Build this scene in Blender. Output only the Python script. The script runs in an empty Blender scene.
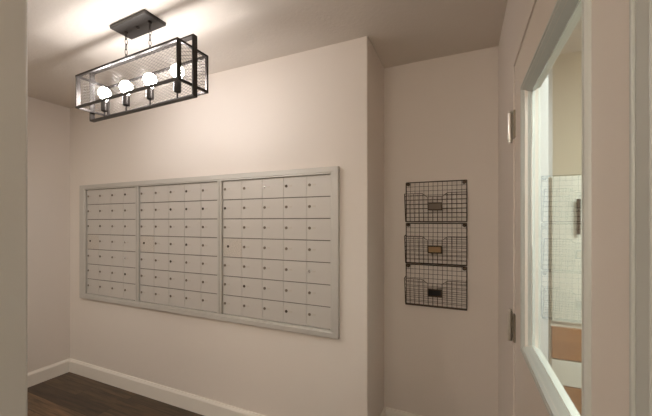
import bpy, bmesh, math, random
from mathutils import Vector, Matrix
random.seed(7)
S = bpy.context.scene
COL = S.collection
R_ = math.radians

# ------------------------------------------------------------------ materials
def mat(name, color, rough=.5, metal=0., bump=None, var=None, spec=.5, coat=0.):
    m = bpy.data.materials.new(name); m.use_nodes = True
    nt = m.node_tree; b = nt.nodes['Principled BSDF']
    b.inputs['Base Color'].default_value = (*color, 1)
    b.inputs['Roughness'].default_value = rough
    b.inputs['Metallic'].default_value = metal
    b.inputs['Specular IOR Level'].default_value = spec
    b.inputs['Coat Weight'].default_value = coat
    tc = nt.nodes.new('ShaderNodeTexCoord')
    if bump:
        n = nt.nodes.new('ShaderNodeTexNoise'); n.inputs['Scale'].default_value = bump[0]
        n.inputs['Detail'].default_value = 3
        nt.links.new(tc.outputs['Object'], n.inputs['Vector'])
        bp = nt.nodes.new('ShaderNodeBump'); bp.inputs['Strength'].default_value = bump[1]
        bp.inputs['Distance'].default_value = bump[2]
        nt.links.new(n.outputs['Fac'], bp.inputs['Height'])
        nt.links.new(bp.outputs['Normal'], b.inputs['Normal'])
    if var:
        n = nt.nodes.new('ShaderNodeTexNoise'); n.inputs['Scale'].default_value = var[0]
        n.inputs['Detail'].default_value = 4
        nt.links.new(tc.outputs['Object'], n.inputs['Vector'])
        r = nt.nodes.new('ShaderNodeValToRGB')
        r.color_ramp.elements[0].position = .35; r.color_ramp.elements[1].position = .65
        r.color_ramp.elements[0].color = (*[c*(1-var[1]) for c in color], 1)
        r.color_ramp.elements[1].color = (*[min(1, c*(1+var[1])) for c in color], 1)
        nt.links.new(n.outputs['Fac'], r.inputs['Fac'])
        nt.links.new(r.outputs['Color'], b.inputs['Base Color'])
    return m

def wood(name, c0, c1, scale, stretch, rough=.45, planks=None):
    m = bpy.data.materials.new(name); m.use_nodes = True
    nt = m.node_tree; b = nt.nodes['Principled BSDF']; L = nt.links
    b.inputs['Roughness'].default_value = rough
    tc = nt.nodes.new('ShaderNodeTexCoord')
    mp = nt.nodes.new('ShaderNodeMapping'); mp.inputs['Scale'].default_value = stretch
    n = nt.nodes.new('ShaderNodeTexNoise'); n.inputs['Scale'].default_value = scale
    n.inputs['Detail'].default_value = 6; n.inputs['Roughness'].default_value = .65
    L.new(tc.outputs['Object'], mp.inputs['Vector'])
    r = nt.nodes.new('ShaderNodeValToRGB')
    r.color_ramp.elements[0].position = .32; r.color_ramp.elements[1].position = .7
    r.color_ramp.elements[0].color = (*c0, 1); r.color_ramp.elements[1].color = (*c1, 1)
    L.new(n.outputs['Fac'], r.inputs['Fac'])
    if not planks:
        L.new(mp.outputs['Vector'], n.inputs['Vector'])
        L.new(r.outputs['Color'], b.inputs['Base Color'])
        return m
    br = nt.nodes.new('ShaderNodeTexBrick')
    br.offset = .37; br.offset_frequency = 3; br.squash = 1
    br.inputs['Scale'].default_value = 1
    br.inputs['Brick Width'].default_value = planks[0]; br.inputs['Row Height'].default_value = planks[1]
    br.inputs['Mortar Size'].default_value = .0022; br.inputs['Mortar Smooth'].default_value = .1
    br.inputs['Color1'].default_value = (.42, .42, .42, 1); br.inputs['Color2'].default_value = (1.7, 1.62, 1.5, 1)
    br.inputs['Mortar'].default_value = (.18, .17, .16, 1)
    L.new(tc.outputs['Object'], br.inputs['Vector'])
    # shift grain per plank
    ad = nt.nodes.new('ShaderNodeVectorMath'); ad.operation = 'MULTIPLY_ADD'
    L.new(br.outputs['Color'], ad.inputs[0]); ad.inputs[1].default_value = (3, 9, 5)
    L.new(mp.outputs['Vector'], ad.inputs[2]); L.new(ad.outputs['Vector'], n.inputs['Vector'])
    mx = nt.nodes.new('ShaderNodeMixRGB'); mx.blend_type = 'MULTIPLY'; mx.inputs['Fac'].default_value = 1
    L.new(r.outputs['Color'], mx.inputs['Color1']); L.new(br.outputs['Color'], mx.inputs['Color2'])
    L.new(mx.outputs['Color'], b.inputs['Base Color'])
    bp = nt.nodes.new('ShaderNodeBump'); bp.inputs['Strength'].default_value = .25; bp.inputs['Distance'].default_value = .002
    L.new(n.outputs['Fac'], bp.inputs['Height']); L.new(bp.outputs['Normal'], b.inputs['Normal'])
    return m

def emit(name, color, s):
    m = bpy.data.materials.new(name); m.use_nodes = True
    nt = m.node_tree; b = nt.nodes['Principled BSDF']
    b.inputs['Base Color'].default_value = (*color, 1)
    b.inputs['Emission Color'].default_value = (*color, 1)
    b.inputs['Emission Strength'].default_value = s
    return m

def glass(name):
    m = bpy.data.materials.new(name); m.use_nodes = True
    b = m.node_tree.nodes['Principled BSDF']
    b.inputs['Base Color'].default_value = (.94, .98, .95, 1)
    b.inputs['Roughness'].default_value = 0.0
    b.inputs['IOR'].default_value = 1.5
    b.inputs['Transmission Weight'].default_value = 1
    return m

PAINT = mat('wall_paint', (.73, .665, .605), .55, bump=(220, .12, .002), spec=.35)
CEIL = mat('ceiling_paint', (.68, .625, .565), .7, bump=(60, .35, .004), spec=.25)
TRIM = mat('trim_paint', (.80, .75, .68), .4, spec=.4)
DOORP = mat('door_paint', (.76, .69, .62), .45, spec=.4)
LITE = mat('lite_frame_paint', (.60, .62, .58), .28, spec=.5)
FRAMEG = mat('door_frame_paint', (.54, .55, .51), .4, spec=.4)
FLOOR = wood('dark_plank_floor', (.024, .015, .008), (.145, .088, .048), 4.5, (.7, 9, 1), .38, planks=(1.2, .125))
OAK = wood('oak_front', (.22, .09, .025), (.38, .18, .06), 3, (1, 1, 14), .5)
ALU = mat('mailbox_aluminium', (.55, .525, .485), .42, .25, var=(3, .03))
ALUD = mat('mailbox_door_aluminium', (.58, .545, .505), .42, .2, bump=(120, .04, .001), var=(4, .03))
SPECK = mat('mottled_mailbox_door', (.57, .52, .465), .5, .25, var=(130, .13))
BOXIN = mat('mailbox_inner_dark', (.16, .14, .12), .6, .3)
LOCKD = mat('lock_dark', (.10, .08, .06), .4, .7)
LOCKM = mat('lock_bronze', (.24, .20, .16), .35, .8)
LOCKB = mat('lock_bright', (.85, .83, .80), .25, .8)
PLATE = mat('number_plate_pale', (.56, .51, .45), .4, .35)
BLK = mat('fixture_bronze', (.045, .038, .034), .42, .6)
CANO = mat('canopy_bronze', (.055, .05, .046), .42, .6)
MESHM = mat('mesh_wire', (.20, .185, .17), .4, .4)
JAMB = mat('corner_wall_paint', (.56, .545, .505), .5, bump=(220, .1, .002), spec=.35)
WIRE = mat('basket_wire', (.085, .060, .042), .45, .5)
NICK = mat('satin_nickel', (.80, .76, .70), .3, .9)
CARDG = mat('grey_card', (.20, .16, .125), .8)
CARDT = mat('tan_card', (.36, .23, .12), .8)
CARDK = mat('black_card', (.012, .012, .012), .5)
CREAM = mat('cabinet_cream', (.66, .66, .58), .5)
WHITE = mat('white_trim', (.70, .73, .73), .4)
BULB = emit('bulb_glow', (1.0, .955, .94), 86)
LEAFM = mat('shaded_hinge_leaf', (.30, .26, .20), .4, .8)  # leaf colour darkened to stand in for shadow at the door gap
GLASS = glass('pane_glass')

# ------------------------------------------------------------------ geometry
def box(bm, x0, x1, y0, y1, z0, z1, bev=0, seg=2):
    vs = [bm.verts.new((x, y, z)) for x in (x0, x1) for y in (y0, y1) for z in (z0, z1)]
    fs = [(0,1,3,2), (4,6,7,5), (0,4,5,1), (2,3,7,6), (0,2,6,4), (1,5,7,3)]
    F = [bm.faces.new([vs[i] for i in f]) for f in fs]
    if bev:
        es = list({e for f in F for e in f.edges})
        bmesh.ops.bevel(bm, geom=es, offset=bev, segments=seg, affect='EDGES', profile=.5)

def prism(bm, pts, axis, a0, a1):
    """polygon pts (2D) extruded along axis; for 'x' pts=(y,z), 'y' pts=(x,z), 'z' pts=(x,y)"""
    def P(p, a):
        return {'x': (a, p[0], p[1]), 'y': (p[0], a, p[1]), 'z': (p[0], p[1], a)}[axis]
    A = [bm.verts.new(P(p, a0)) for p in pts]; B = [bm.verts.new(P(p, a1)) for p in pts]
    bm.faces.new(A); bm.faces.new(B[::-1])
    n = len(pts)
    for i in range(n):
        bm.faces.new((A[i], B[i], B[(i+1) % n], A[(i+1) % n]))

def tube(bm, pts, r, n=6, cap=True):
    pts = [Vector(p) for p in pts]; rings = []
    up = None
    for i, p in enumerate(pts):
        d = (pts[min(i+1, len(pts)-1)] - pts[max(i-1, 0)]).normalized()
        if up is None:
            up = Vector((0, 0, 1)) if abs(d.z) < .9 else Vector((1, 0, 0))
        u = d.cross(up).normalized(); v = u.cross(d).normalized(); up = v
        rings.append([bm.verts.new(p + (u*math.cos(2*math.pi*k/n) + v*math.sin(2*math.pi*k/n))*r) for k in range(n)])
    for a, b in zip(rings, rings[1:]):
        for k in range(n):
            bm.faces.new((a[k], a[(k+1) % n], b[(k+1) % n], b[k]))
    if cap:
        bm.faces.new(rings[0][::-1]); bm.faces.new(rings[-1])

def torus(bm, c, rad_u, rad_v, U, V, r, n=14, m=5):
    c, U, V = Vector(c), Vector(U), Vector(V); W = U.cross(V)
    rings = []
    for i in range(n):
        a = 2*math.pi*i/n
        p = c + U*rad_u*math.cos(a) + V*rad_v*math.sin(a)
        o = (U*math.cos(a) + V*math.sin(a)).normalized()
        rings.append([bm.verts.new(p + o*r*math.cos(2*math.pi*k/m) + W*r*math.sin(2*math.pi*k/m)) for k in range(m)])
    for i in range(n):
        a, b = rings[i], rings[(i+1) % n]
        for k in range(m):
            bm.faces.new((a[k], a[(k+1) % m], b[(k+1) % m], b[k]))

def lathe(bm, prof, c=(0, 0, 0), n=20, axis='z'):
    """prof list of (r, h)"""
    rings = []
    def P(x, y, h):
        if axis == 'z': q = (x, y, h)
        elif axis == 'y': q = (x, h, y)
        else: q = (h, x, y)
        return (q[0]+c[0], q[1]+c[1], q[2]+c[2])
    for r, h in prof:
        if r < 1e-6: rings.append([bm.verts.new(P(0, 0, h))])
        else: rings.append([bm.verts.new(P(r*math.cos(2*math.pi*k/n), r*math.sin(2*math.pi*k/n), h)) for k in range(n)])
    for a, b in zip(rings, rings[1:]):
        for k in range(n):
            k2 = (k+1) % n
            if len(a) == 1 and len(b) == 1: continue
            if len(a) == 1: bm.faces.new((a[0], b[k2], b[k]))
            elif len(b) == 1: bm.faces.new((a[k], a[k2], b[0]))
            else: bm.faces.new((a[k], a[k2], b[k2], b[k]))
    if len(rings[0]) > 1: bm.faces.new(rings[0])
    if len(rings[-1]) > 1: bm.faces.new(rings[-1])

def obj(name, bm, m, parent=None, loc=(0, 0, 0), rot=(0, 0, 0), smooth=False):
    bmesh.ops.recalc_face_normals(bm, faces=bm.faces)
    me = bpy.data.meshes.new(name); bm.to_mesh(me); bm.free()
    if smooth:
        me.polygons.foreach_set('use_smooth', [True]*len(me.polygons))
        me.set_sharp_from_angle(angle=R_(40))
    o = bpy.data.objects.new(name, me); COL.objects.link(o)
    me.materials.append(m)
    o.location = loc; o.rotation_euler = rot
    if parent: o.parent = parent
    return o

def B(): return bmesh.new()

def struct(name, bm, m, **k):
    o = obj(name, bm, m, **k); o['kind'] = 'structure'; return o

def thing(name, label, cat, loc=(0, 0, 0), rz=0, group=None):
    o = bpy.data.objects.new(name, None); COL.objects.link(o)
    o.empty_display_size = .05
    o.location = loc; o.rotation_euler = (0, 0, rz); o['label'] = label; o['category'] = cat
    if group: o['group'] = group
    return o

# ------------------------------------------------------------------ room
CH = 2.44
XL, YM, XN, YN, XR = -3.3485, 1.7247, -.4962, 2.1361, .194
JX, JY = -1.30, .552          # near left outside corner
b = B(); box(b, -3.47, 1.72, -1.62, 2.52, -.1, 0); struct('floor', b, FLOOR)
b = B(); box(b, -3.47, 1.72, -1.62, 2.52, CH, CH+.1); struct('ceiling', b, CEIL)
b = B(); box(b, -3.47, XL, -1.5, 2.52, 0, CH); struct('wall_left', b, PAINT)
b = B()   # chase wall that carries the mailboxes; its end forms the side of the recess
c = .006
prism(b, [(XL, YM), (XN-c, YM), (XN-c*.3, YM+c*.3), (XN, YM+c), (XN, YN+.12), (XL, YN+.12)], 'z', 0, CH)
struct('wall_back', b, PAINT)
b = B(); box(b, XN, XR+.12, YN, YN+.12, 0, CH); struct('wall_recess', b, PAINT)
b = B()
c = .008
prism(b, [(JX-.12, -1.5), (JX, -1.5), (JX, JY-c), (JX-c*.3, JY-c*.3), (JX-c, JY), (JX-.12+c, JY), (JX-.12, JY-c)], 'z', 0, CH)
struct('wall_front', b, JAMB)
b = B(); box(b, -3.47, 1.72, -1.62, -1.5, 0, CH); struct('wall_rear', b, PAINT)
DY0, DY1, DZ = .512, 1.50, 2.03     # door leaf
FY0, FY1, FZ = .462, 1.55, 2.08     # opening incl. frame
b = B()
box(b, XR, XR+.12, FY1, YN, 0, CH)
box(b, XR, XR+.12, -1.5, FY0, 0, CH)
box(b, XR, XR+.12, FY0, FY1, FZ, CH)
struct('wall_right', b, PAINT)
# next room seen through the door glass
b = B(); box(b, XR+.12, 1.72, 2.40, 2.52, 0, CH); struct('wall_far', b, mat('far_room_paint', (.56, .50, .38), .6, spec=.3))
b = B(); box(b, 1.6, 1.72, -1.5, 2.40, 0, CH); struct('wall_side', b, PAINT)
b = B(); box(b, .425, .520, 2.372, 2.40, 0, CH, .003); struct('trim_3', b, WHITE)

def baseboard(name, p0, p1, nrm):
    """profile swept from p0 to p1 (2D), nrm = direction into the room"""
    h, t = .119, .014
    prof = [(0, 0), (t, 0), (t, h-.022), (t-.003, h-.014), (t-.007, h-.006), (t-.008, h), (0, h)]
    bm = B(); A = []; C = []
    for d, z in prof:
        A.append(bm.verts.new((p0[0]+nrm[0]*d, p0[1]+nrm[1]*d, z)))
        C.append(bm.verts.new((p1[0]+nrm[0]*d, p1[1]+nrm[1]*d, z)))
    bm.faces.new(A); bm.faces.new(C[::-1])
    for i in range(len(prof)):
        j = (i+1) % len(prof); bm.faces.new((A[i], C[i], C[j], A[j]))
    return struct(name, bm, TRIM)
baseboard('baseboard_left', (XL, -1.5), (XL, YM), (1, 0))
baseboard('baseboard_back', (XL+.014, YM), (XN+.014, YM), (0, -1))
baseboard('baseboard_return', (XN, YM), (XN, YN), (1, 0))
baseboard('baseboard_recess', (XN+.014, YN), (XR, YN), (0, -1))
baseboard('baseboard_right', (XR, YN-.014), (XR, FY1+.002), (-1, 0))

# door frame
b = B(); box(b, XR+.0505, XR+.123, DY1+.003, FY1, 0, FZ, .002); struct('trim_4', b, WHITE)
b = B(); box(b, XR-.003, XR+.050, DY1+.005, FY1, 0, FZ, .002); box(b, XR-.003, XR+.123, DY0-.004, DY1+.005, DZ+.003, FZ, .002)
struct('trim_1', b, PAINT)
b = B()
box(b, XR-.004, XR+.123, FY0, .497, 0, FZ, .003)
box(b, XR-.0065, XR+.05, .4975, .5065, 0, DZ, .003)
struct('trim_2', b, FRAMEG)

# door leaf with a glazed half lite
LY0, LY1, LZ0, LZ1 = .656, 1.305, .925, 1.873      # outside of the lite frame
OY0, OY1, OZ0, OZ1 = LY0+.02, LY1-.035, LZ0+.03, LZ1-.03
door = thing('door_1', '', '', (XR, DY1, 0)); del door['label'], door['category']; door['kind'] = 'structure'
off = Vector((-XR, -DY1, 0))
def dobj(name, bm, m, parent=None, **k):
    bmesh.ops.translate(bm, verts=bm.verts, vec=off)
    return obj(name, bm, m, parent or door, **k)
b = B(); X0, X1 = XR+.002, XR+.046
box(b, X0, X1, DY0, OY0, .012, DZ); box(b, X0, X1, OY1, DY1, .012, DZ)
box(b, X0, X1, OY0, OY1, .012, OZ0); box(b, X0, X1, OY0, OY1, OZ1, DZ)
dobj('door_leaf', b, DOORP)
def lite(bm, side):
    # stepped moulding swept round the opening; (inset from outer edge, x)
    s = -1 if side == 'in' else 1
    xf = X0 if side == 'in' else X1
    prof = [(0, 0), (.001, .004), (.005, .009), (.011, .0095), (.0135, .006), (.0175, .006), (.020, .009), (.024, .0085),
            (.028, .003), (.032, -.004), (.036, -.010), (.040, -.018)]
    rings = []
    for i, d in prof:
        x = xf + s*d
        kk = i
        rings.append([bm.verts.new((x, y, z)) for y, z in ((LY0+kk*.72, LZ0+kk), (LY1-kk, LZ0+kk), (LY1-kk, LZ1-kk), (LY0+kk*.72, LZ1-kk))])
    for a, c_ in zip(rings, rings[1:]):
        for q in range(4):
            bm.faces.new((a[q], a[(q+1) % 4], c_[(q+1) % 4], c_[q]))
b = B(); lite(b, 'in'); lf = dobj('glazing_frame', b, LITE)
b = B(); lite(b, 'out'); dobj('glazing_frame', b, LITE)
b = B(); xm = (X0+X1)/2; box(b, xm-.003, xm+.003, LY0+.029, LY1-.040, LZ0+.040, LZ1-.040); dobj('glass_pane', b, GLASS)
def hinge(z):
    bm = B(); y = DY1+.030; x = XR-.0130
    n = 5; hh = .112
    for k in range(n):
        z0 = z-hh/2+k*hh/n
        lathe(bm, [(.0088, z0), (.0092, z0+.0004), (.0092, z0+hh/n-.0004), (.0088, z0+hh/n)], (x, y, 0), 24)
    for s in (-1, 1):
        zz = z+s*hh/2
        lathe(bm, [(.0050, zz), (.0050, zz+s*.003), (.0085, zz+s*.005), (.0082, zz+s*.009), (.0045, zz+s*.0125), (0, zz+s*.0135)], (x, y, 0), 16)
    h = dobj('hinge', bm, NICK)
    bm = B()
    box(bm, XR-.0055, XR+.0005, y+.002, y+.018, z-hh/2, z+hh/2, .001)
    box(bm, XR-.0055, XR+.0025, y-.052, y-.002, z-hh/2, z+hh/2, .0006)
    bmesh.ops.translate(bm, verts=bm.verts, vec=off); obj('hinge_leaf', bm, LEAFM, h)
    bm = B()
    for q in (-.036, 0, .036):
        lathe(bm, [(0, XR-.0070), (.0032, XR-.0066), (.0042, XR-.0055)], (0, y+.010, z+q), 12, 'x')
        lathe(bm, [(0, XR-.0070), (.0032, XR-.0066), (.0042, XR-.0055)], (0, y-.030, z+q), 12, 'x')
    bmesh.ops.translate(bm, verts=bm.verts, vec=off); obj('hinge_screws', bm, LOCKM, h)
hinge(1.788); hinge(.951)

# ------------------------------------------------------------------ wall mailboxes
U0, U1, Z0, Z1 = -3.1613, -.6646, .7026, 1.7112
PT = .026                       # projection of the trim off the wall
DF = YM-.008                    # plane of the door faces
iz0, iz1 = .748, 1.670
units = [(-3.075, -2.416, 4), (-2.380, -1.572, 5), (-1.532, -.714, 5)]
frame = thing('mailbox_surround', 'grey-beige aluminium frame with mitred corners round all three mailbox panels', 'frame', ((U0+U1)/2, YM, Z0))
fo = Vector((-(U0+U1)/2, -YM-.0006, -Z0))
def rail(name, bm):
    bmesh.ops.translate(bm, verts=bm.verts, vec=fo); return obj(name, bm, ALU, frame)
def ring(bm, loops):
    rs = [[bm.verts.new(v) for v in l] for l in loops]
    return rs
# mitred surround as four bars; profile = (inset from outer edge toward opening, y)
prof = [(0, YM), (0, YM-PT+.003), (.003, YM-PT), (.030, YM-PT), (.033, YM-PT+.004), (.038, YM-PT+.003), (.0415, YM-PT+.004), (.0415, YM)]
il, ir = units[0][0], units[2][1]
wl, wr, wt = (il-U0)/.0415, (U1-ir)/.0415, (Z1-iz1)/.0415
wb = (iz0-Z0)/.0415
def corner(cx_, cz_, i, y):
    x = U0+i*wl if cx_ == 0 else U1-i*wr
    z = Z0+i*wb if cz_ == 0 else Z1-i*wt
    return (x, y, z)
for nm, ca, cb in (('top_rail', (0, 1), (1, 1)), ('bottom_rail', (0, 0), (1, 0)), ('side_rail', (0, 0), (0, 1)), ('side_rail', (1, 0), (1, 1))):
    bm = B()
    A = [bm.verts.new(corner(*ca, i, y)) for i, y in prof]; C = [bm.verts.new(corner(*cb, i, y)) for i, y in prof]
    bm.faces.new(A); bm.faces.new(C[::-1])
    for q in range(len(prof)):
        w = (q+1) % len(prof); bm.faces.new((A[q], C[q], C[w], A[w]))
    rail(nm, bm)
for xa, xb in ((units[0][1], units[1][0]), (units[1][1], units[2][0])):
    bm = B(); w = xb-xa; g = w*.5
    prism(bm, [(xa, YM), (xa, YM-PT+.007), (xa+.003, YM-PT+.003), (xa+g-.0025, YM-PT+.003), (xa+g-.0012, YM-PT+.012),
               (xa+g+.0012, YM-PT+.012), (xa+g+.0025, YM-PT+.003), (xb-.003, YM-PT+.003), (xb, YM-PT+.007), (xb, YM)], 'z', iz0, iz1)
    rail('mullion', bm)

def lock_mesh(r=.0092):
    bm = B()
    lathe(bm, [(r, 0), (r, -.0022), (r*.86, -.0034), (r*.45, -.0036), (r*.40, -.0026), (0, -.0026)], n=14, axis='y')
    box(bm, -.0009, .0009, -.0040, -.0026, -r*.42, r*.42)
    return bm
ROWS = 7; RH = (iz1-iz0)/ROWS
doors_proto = {}
def make_unit(k, x0, x1, cols, label):
    t = thing('apartment_mailbox', label, 'mailbox', (x0, YM-.0006, iz0), 0, None)
    bm = B(); box(bm, .0008, x1-x0-.0008, -.0025, 0, .0008, iz1-iz0-.0008); obj('back_pan', bm, BOXIN, t)
    W = (x1-x0)/cols
    gx, gz = .0007, .0027
    rng = random.Random(11+k)
    def door_bm():
        bm = B(); box(bm, gx, W-gx, -.008, -.003, gz, RH-gz, .0012, 2)
        return bm
    proto = obj('mailbox_door', door_bm(), ALUD, t)
    lk = obj('lock', lock_mesh(), LOCKM, proto, (.019, -.008, RH*.56), smooth=True)
    bm = B(); box(bm, 0, .020, -.0011, 0, 0, .009, .0004, 1)
    pl = obj('number_plate', bm, PLATE, proto, (.040, -.008, RH*.56-.0045))
    mats = {}
    def variant(src, m, key):
        if (src, key) not in mats:
            me = src.copy(); me.materials.clear(); me.materials.append(m); mats[(src, key)] = me
        return mats[(src, key)]
    lm, dm = lk.data, proto.data
    dark = {0: {(2,1),(0,3),(5,3)}, 1: {(0,3),(1,2),(1,3),(1,4),(4,2),(3,3)}, 2: {(5,1),(0,3),(6,3),(1,0)}}[k]
    bright = {0: {(3,3),(4,3)}, 1: set(), 2: {(0,2),(4,4)}}[k]
    for r in range(ROWS):
        for c in range(cols):
            if r == 0 and c == 0: d, l, p_ = proto, lk, pl
            else:
                d = proto.copy(); COL.objects.link(d); d.parent = t
                l = lk.copy(); COL.objects.link(l); l.parent = d
                p_ = None
                if not (r == 3 and c == 0):
                    p_ = pl.copy(); COL.objects.link(p_); p_.parent = d
            d.location = (c*W, 0, (ROWS-1-r)*RH)
            if (r, c) in dark: l.data = variant(lm, LOCKD, 'd')
            elif (r, c) in bright:
                l.data = variant(lm, LOCKB, 'b'); l['label'] = 'bright chrome lock'
            if r == 3 and c == 0:
                d.data = variant(dm, SPECK, 's'); l.data = variant(lm, LOCKD, 'd')
                l.location.x = .046
                d['label'] = 'mottled master door with its lock set inward'
    return t
make_unit(0, *units[0], 'grey-beige aluminium mailbox panel four doors wide, at the left next to the corner')
make_unit(1, *units[1], 'grey-beige aluminium mailbox panel five doors wide, between the other two panels')
make_unit(2, *units[2], 'grey-beige aluminium mailbox panel five doors wide, at the right by the wall recess')

# ------------------------------------------------------------------ chandelier
ch = thing('chandelier', 'black bronze open-frame linear chandelier with four glowing bulbs on ceiling', 'chandelier', (-1.5855, 1.1305, CH), -.0432)
def cz(z): return z-CH
bm = B(); box(bm, -.147, .147, -.06, .06, -.019, 0, .004, 2); can = obj('canopy', bm, CANO, ch)
bm = B()
for a in (-.1, 0, .1):
    lathe(bm, [(0, -.028), (.006, -.027), (.010, -.023), (.010, -.019)], (a, 0, 0), 16)
obj('screw_knobs', bm, BLK, can, smooth=True)
L2, W2, bz0, bz1 = .4176, .0892, cz(2.028), cz(2.2155)
T = .0055
def bar(bm, p, q, w=T, d=T):
    p, q = Vector(p), Vector(q)
    box(bm, min(p.x, q.x)-w, max(p.x, q.x)+w, min(p.y, q.y)-d, max(p.y, q.y)+d, min(p.z, q.z)-w, max(p.z, q.z)+w)
bm = B()
i = T
for s in (-1, 1):
    for z in (bz0+i, bz1-i):
        bar(bm, (-L2+i, s*(W2-i), z), (L2-i, s*(W2-i), z))
        bar(bm, (s*(L2-i), -W2+3*i, z), (s*(L2-i), W2-3*i, z))
    bar(bm, (s*(L2-i), W2-i, bz0+3*i), (s*(L2-i), W2-i, bz1-3*i))
    box(bm, s*(L2-i)-.003, s*(L2-i)+.003, -W2, -W2+.022, bz0+2*i, bz1-2*i)
obj('cage_frame', bm, BLK, ch)
# tall flat-bar loop through the middle of the cage
q2, lz0, lz1 = .4275, cz(1.978), cz(2.2695)
bm = B(); tb, db = .0040, .0125
box(bm, -q2, q2, -db, db, lz0, lz0+2*tb); box(bm, -q2, q2, -db, db, lz1-2*tb, lz1)
box(bm, -q2, -q2+2*tb, -db, db, lz0+2*tb, lz1-2*tb); box(bm, q2-2*tb, q2, -db, db, lz0+2*tb, lz1-2*tb)
obj('loop_frame', bm, BLK, ch)
def mesh_panel(u0, u1, z0, z1, place, r=.00095, pu=.032, pv=.0165):
    """diamond wire lattice clipped to the rectangle; place(u, z) -> 3D"""
    bm = B(); slope = pv/pu
    for sg in (1, -1):
        span = (u1-u0)*slope
        k0 = int(math.floor(-span/pv))-1; k1 = int(math.ceil((z1-z0+span)/pv))+1
        for k in range(k0, k1):
            c0 = k*pv + (z0 if sg == 1 else z0)
            # line z = c0 + sg*slope*(u-u0)
            ua, ub = u0, u1
            za, zb = c0, c0+sg*slope*(u1-u0)
            def clip(u, z, lim): return u0+(lim-c0)/(sg*slope), lim
            if max(za, zb) <= z0 or min(za, zb) >= z1: continue
            if za < z0: ua, za = clip(ua, za, z0)
            elif za > z1: ua, za = clip(ua, za, z1)
            if zb < z0: ub, zb = clip(ub, zb, z0)
            elif zb > z1: ub, zb = clip(ub, zb, z1)
            if ub-ua < .004: continue
            tube(bm, [place(ua, za), place(ub, zb)], r, 4)
    return bm
zi0, zi1 = bz0+2*i, bz1-2*i
obj('mesh_panel', mesh_panel(-L2+2*i, L2-2*i, zi0, zi1, lambda u, z: (u, W2-i, z)), MESHM, ch)
obj('mesh_panel', mesh_panel(-L2+2*i, L2-2*i, zi0, zi1, lambda u, z: (u, -W2+i, z), r=.0006), MESHM, ch)
for s in (-1, 1):
    obj('mesh_panel', mesh_panel(-W2+2*i, W2-2*i, zi0, zi1, lambda u, z: (s*(L2-i), u, z)), MESHM, ch)
# chains
for a in (-.1, .1):
    bm = B(); top, bot = -.028, lz1
    n = 5; pitch = (top-bot)/n
    for k in range(n):
        zc = top-(k+.5)*pitch
        U = (1, 0, 0) if k % 2 == 0 else (0, 1, 0)
        torus(bm, (a, 0, zc), .0062, pitch*.5+.0022, U, (0, 0, 1), .0018, 16, 6)
    obj('chain', bm, BLK, ch, smooth=True)
for a in (-.3, -.1, .1, .305):
    bm = B(); base = lz0+2*tb
    lathe(bm, [(.004, base), (.004, base+.030), (.009, base+.032), (.0165, base+.036), (.0175, base+.040), (.0175, base+.088), (.0150, base+.090)], (a, 0, 0), 20)
    s_ = obj('socket', bm, BLK, ch, smooth=True)
    bm = B(); c0 = base+.090
    pr = [(.012, c0), (.013, c0+.006)]
    R = .031; zc = c0+.006+.042
    for q in range(1, 13):
        t = math.pi*(.80-.80*q/12)
        pr.append((R*math.sin(t) if q < 12 else 0, zc+R*math.cos(t)))
    lathe(bm, pr, (a, 0, 0), 24)
    obj('bulb', bm, BULB, ch, smooth=True)

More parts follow.
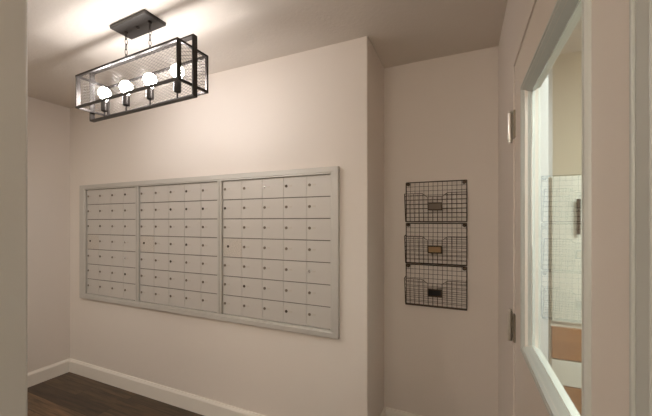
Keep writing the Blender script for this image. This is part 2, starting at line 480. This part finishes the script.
# ------------------------------------------------------------------ three tier wire wall basket
X0b, X1b = -.347, .021
wb_ = thing('wire_wall_basket', 'three-tier dark wire mail basket hung on the recess wall', 'basket', ((X0b+X1b)/2, YN, .845))
bo = Vector((-(X0b+X1b)/2, -YN, -.845))
def tier(z0, z1, card, clabel):
    yb = YN-.006; rimz = z0+.178; yr = YN-.075; ybt = YN-.030
    bm = B()
    # heavy frame: back rectangle, front uprights, base
    H = .0033
    tube(bm, [(X0b, yb, z0), (X0b, yb, z1)], H); tube(bm, [(X1b, yb, z0), (X1b, yb, z1)], H)
    tube(bm, [(X0b, yb, z1), (X1b, yb, z1)], H); tube(bm, [(X0b, yb, z0), (X1b, yb, z0)], H)
    tube(bm, [(X0b, yb, z0), (X0b, ybt, z0), (X0b, yr, rimz), (X0b, yb, rimz+.006)], H*.8)
    tube(bm, [(X1b, yb, z0), (X1b, ybt, z0), (X1b, yr, rimz), (X1b, yb, rimz+.006)], H*.8)
    tube(bm, [(X0b, ybt, z0), (X1b, ybt, z0)], H)
    # scooped rim
    xm_ = (X0b+X1b)/2; w = X1b-X0b
    def fy(z): return ybt+(yr-ybt)*(z-z0)/(rimz-z0)
    def rim(x):
        d = abs(x-xm_)/w
        if d > .21: return rimz
        if d < .12: return rimz-.022
        t = (d-.12)/.09; return rimz-.022*(1-t*t*(3-2*t))
    pts = [(x, fy(rim(x)), rim(x)) for x in [X0b+w*k/40 for k in range(41)]]
    tube(bm, pts, .0018, 6)
    r = .0011; nx = 13
    for k in range(1, nx):
        x = X0b+w*k/nx
        tube(bm, [(x, yb, z1), (x, yb, z0), (x, ybt, z0), (x, fy(rim(x)), rim(x))], r, 4)
    nz = 9
    for k in range(1, nz):
        z = z0+(z1-z0)*k/nz
        tube(bm, [(X0b, yb-.002, z), (X1b, yb-.002, z)], r, 4)
    nf = 6
    for k in range(1, nf+1):
        z = z0+(rimz-z0)*k/(nf+.55)
        if z < rimz-.024:
            tube(bm, [(X0b, yb, z), (X0b, fy(z), z), (X1b, fy(z), z), (X1b, yb, z)], r, 4)
        else:
            for s in (-1, 1):
                e = X0b if s < 0 else X1b
                tube(bm, [(e, yb, z), (e, fy(z), z), (xm_+s*w*.17, fy(z), z)], r, 4)
    bmesh.ops.translate(bm, verts=bm.verts, vec=bo)
    bk = obj('basket', bm, WIRE, wb_)
    # screw tabs in the top corners
    for x in (X0b+.014, X1b-.014):
        bm = B(); lathe(bm, [(.011, yb+.004), (.011, yb-.003), (.006, yb-.006), (0, yb-.007)], (x, 0, z1-.011), 14, 'y')
        bmesh.ops.translate(bm, verts=bm.verts, vec=bo); obj('mounting_eyelet', bm, WIRE, bk)
    # label holder on the front
    zc = z0+.096; lx = xm_; hw, hh = .043, .025
    ang = math.atan2(ybt-yr, rimz-z0)
    def put(bm):
        bmesh.ops.rotate(bm, verts=bm.verts, cent=(0, 0, 0), matrix=Matrix.Rotation(ang, 3, 'X'))
        bmesh.ops.translate(bm, verts=bm.verts, vec=Vector((lx, fy(zc)-.005, zc))+bo)
    bm = B()
    box(bm, -hw, hw, -.004, .001, hh-.007, hh); box(bm, -hw, hw, -.004, .001, -hh, -hh+.007)
    box(bm, -hw, -hw+.007, -.004, .001, -hh+.007, hh-.007); box(bm, hw-.007, hw, -.004, .001, -hh+.007, hh-.007)
    put(bm); obj('label_holder', bm, WIRE, bk)
    bm = B(); box(bm, -hw+.007, hw-.007, -.0015, .0, -hh+.007, hh-.007)
    put(bm); cd = obj('label_card', bm, card, bk); cd['label'] = clabel
tier(1.388, 1.645, CARDG, 'greyish brown card')
tier(1.117, 1.376, CARDT, 'tan card')
tier(.845, 1.106, CARDK, 'black card')

# ------------------------------------------------------------------ cabinet in the next room
cab = thing('storage_cabinet', 'cream cabinet with wood drawer fronts behind the door glass', 'cabinet', (.80, 2.40, 0))
co = Vector((-.80, -2.40, 0)); ca, cbx, cyf = .453, 1.15, 2.10
def cobj(name, bm, m, parent=cab, **k):
    bmesh.ops.translate(bm, verts=bm.verts, vec=co); return obj(name, bm, m, parent, **k)
bm = B(); box(bm, ca, cbx, cyf+.02, 2.368, .06, 1.64, .003); box(bm, ca+.03, cbx-.03, cyf+.06, 2.35, 0, .06); cobj('body', bm, CREAM)
bm = B(); box(bm, ca+.004, cbx-.004, cyf, cyf+.02, .835, 1.632, .003); dd = cobj('door', bm, CREAM)
bm = B()
hx = .570
box(bm, hx-.008, hx+.008, cyf-.030, cyf-.018, 1.32, 1.51, .003)
for z in (1.345, 1.485): tube(bm, [(hx, cyf-.020, z), (hx, cyf, z)], .005, 10)
cobj('bar_handle', bm, WIRE, dd)
for z0, z1 in ((.630, .806), (.32, .482)):
    bm = B(); box(bm, ca+.004, cbx-.004, cyf, cyf+.02, z0, z1, .003); dr = cobj('drawer', bm, OAK)
    dr['label'] = 'honey-coloured wood drawer front'
bm = B()
box(bm, ca+.004, cbx-.004, cyf+.002, cyf+.02, .488, .624, .002); cobj('panel', bm, CREAM)
bm = B(); box(bm, ca+.004, cbx-.004, cyf+.002, cyf+.02, .07, .314, .002); cobj('panel', bm, CREAM)

# ------------------------------------------------------------------ lights
def area(name, loc, size, e, col, rot=(0, 0, 0), sy=None):
    l = bpy.data.lights.new(name, 'AREA'); l.energy = e; l.color = col; l.shape = 'RECTANGLE'
    l.size = size; l.size_y = sy or size
    o = bpy.data.objects.new(name, l); o.location = loc; o.rotation_euler = rot; COL.objects.link(o); return o
area('corridor_fill', (-.55, -1.47, 1.75), 1.3, 21, (1, .98, .915), (R_(90), 0, R_(180)), 1.2)  # added fill from behind the camera, no window there
area('mail_room_fill', (-2.5, -.35, CH-.03), .9, 23, (1, .95, .87))  # added fill for the left side, out of view, no fixture
area('next_room_fill', (1.0, .7, CH-.03), .6, 48, (.93, 1, .98))  # added fill to brighten the view through the glass, no fixture

w = bpy.data.worlds.new('World'); S.world = w; w.use_nodes = True
w.node_tree.nodes['Background'].inputs[0].default_value = (.0, .0, .0, 1)

# ------------------------------------------------------------------ camera
cam = bpy.data.cameras.new('Camera'); co_ = bpy.data.objects.new('Camera', cam); COL.objects.link(co_)
cam.sensor_width = 36; cam.lens = 314.07/652*36; cam.shift_y = 13.6/652; cam.clip_start = .02
co_.location = (0, 0, 1.3881); co_.rotation_euler = (R_(90), 0, R_(23.5765))
S.camera = co_
S.view_settings.view_transform = 'Standard'; S.view_settings.look = 'None'
S.view_settings.exposure = .19; S.view_settings.gamma = 1
S.cycles.max_bounces = 14; S.cycles.diffuse_bounces = 8
S.cycles.caustics_reflective = False
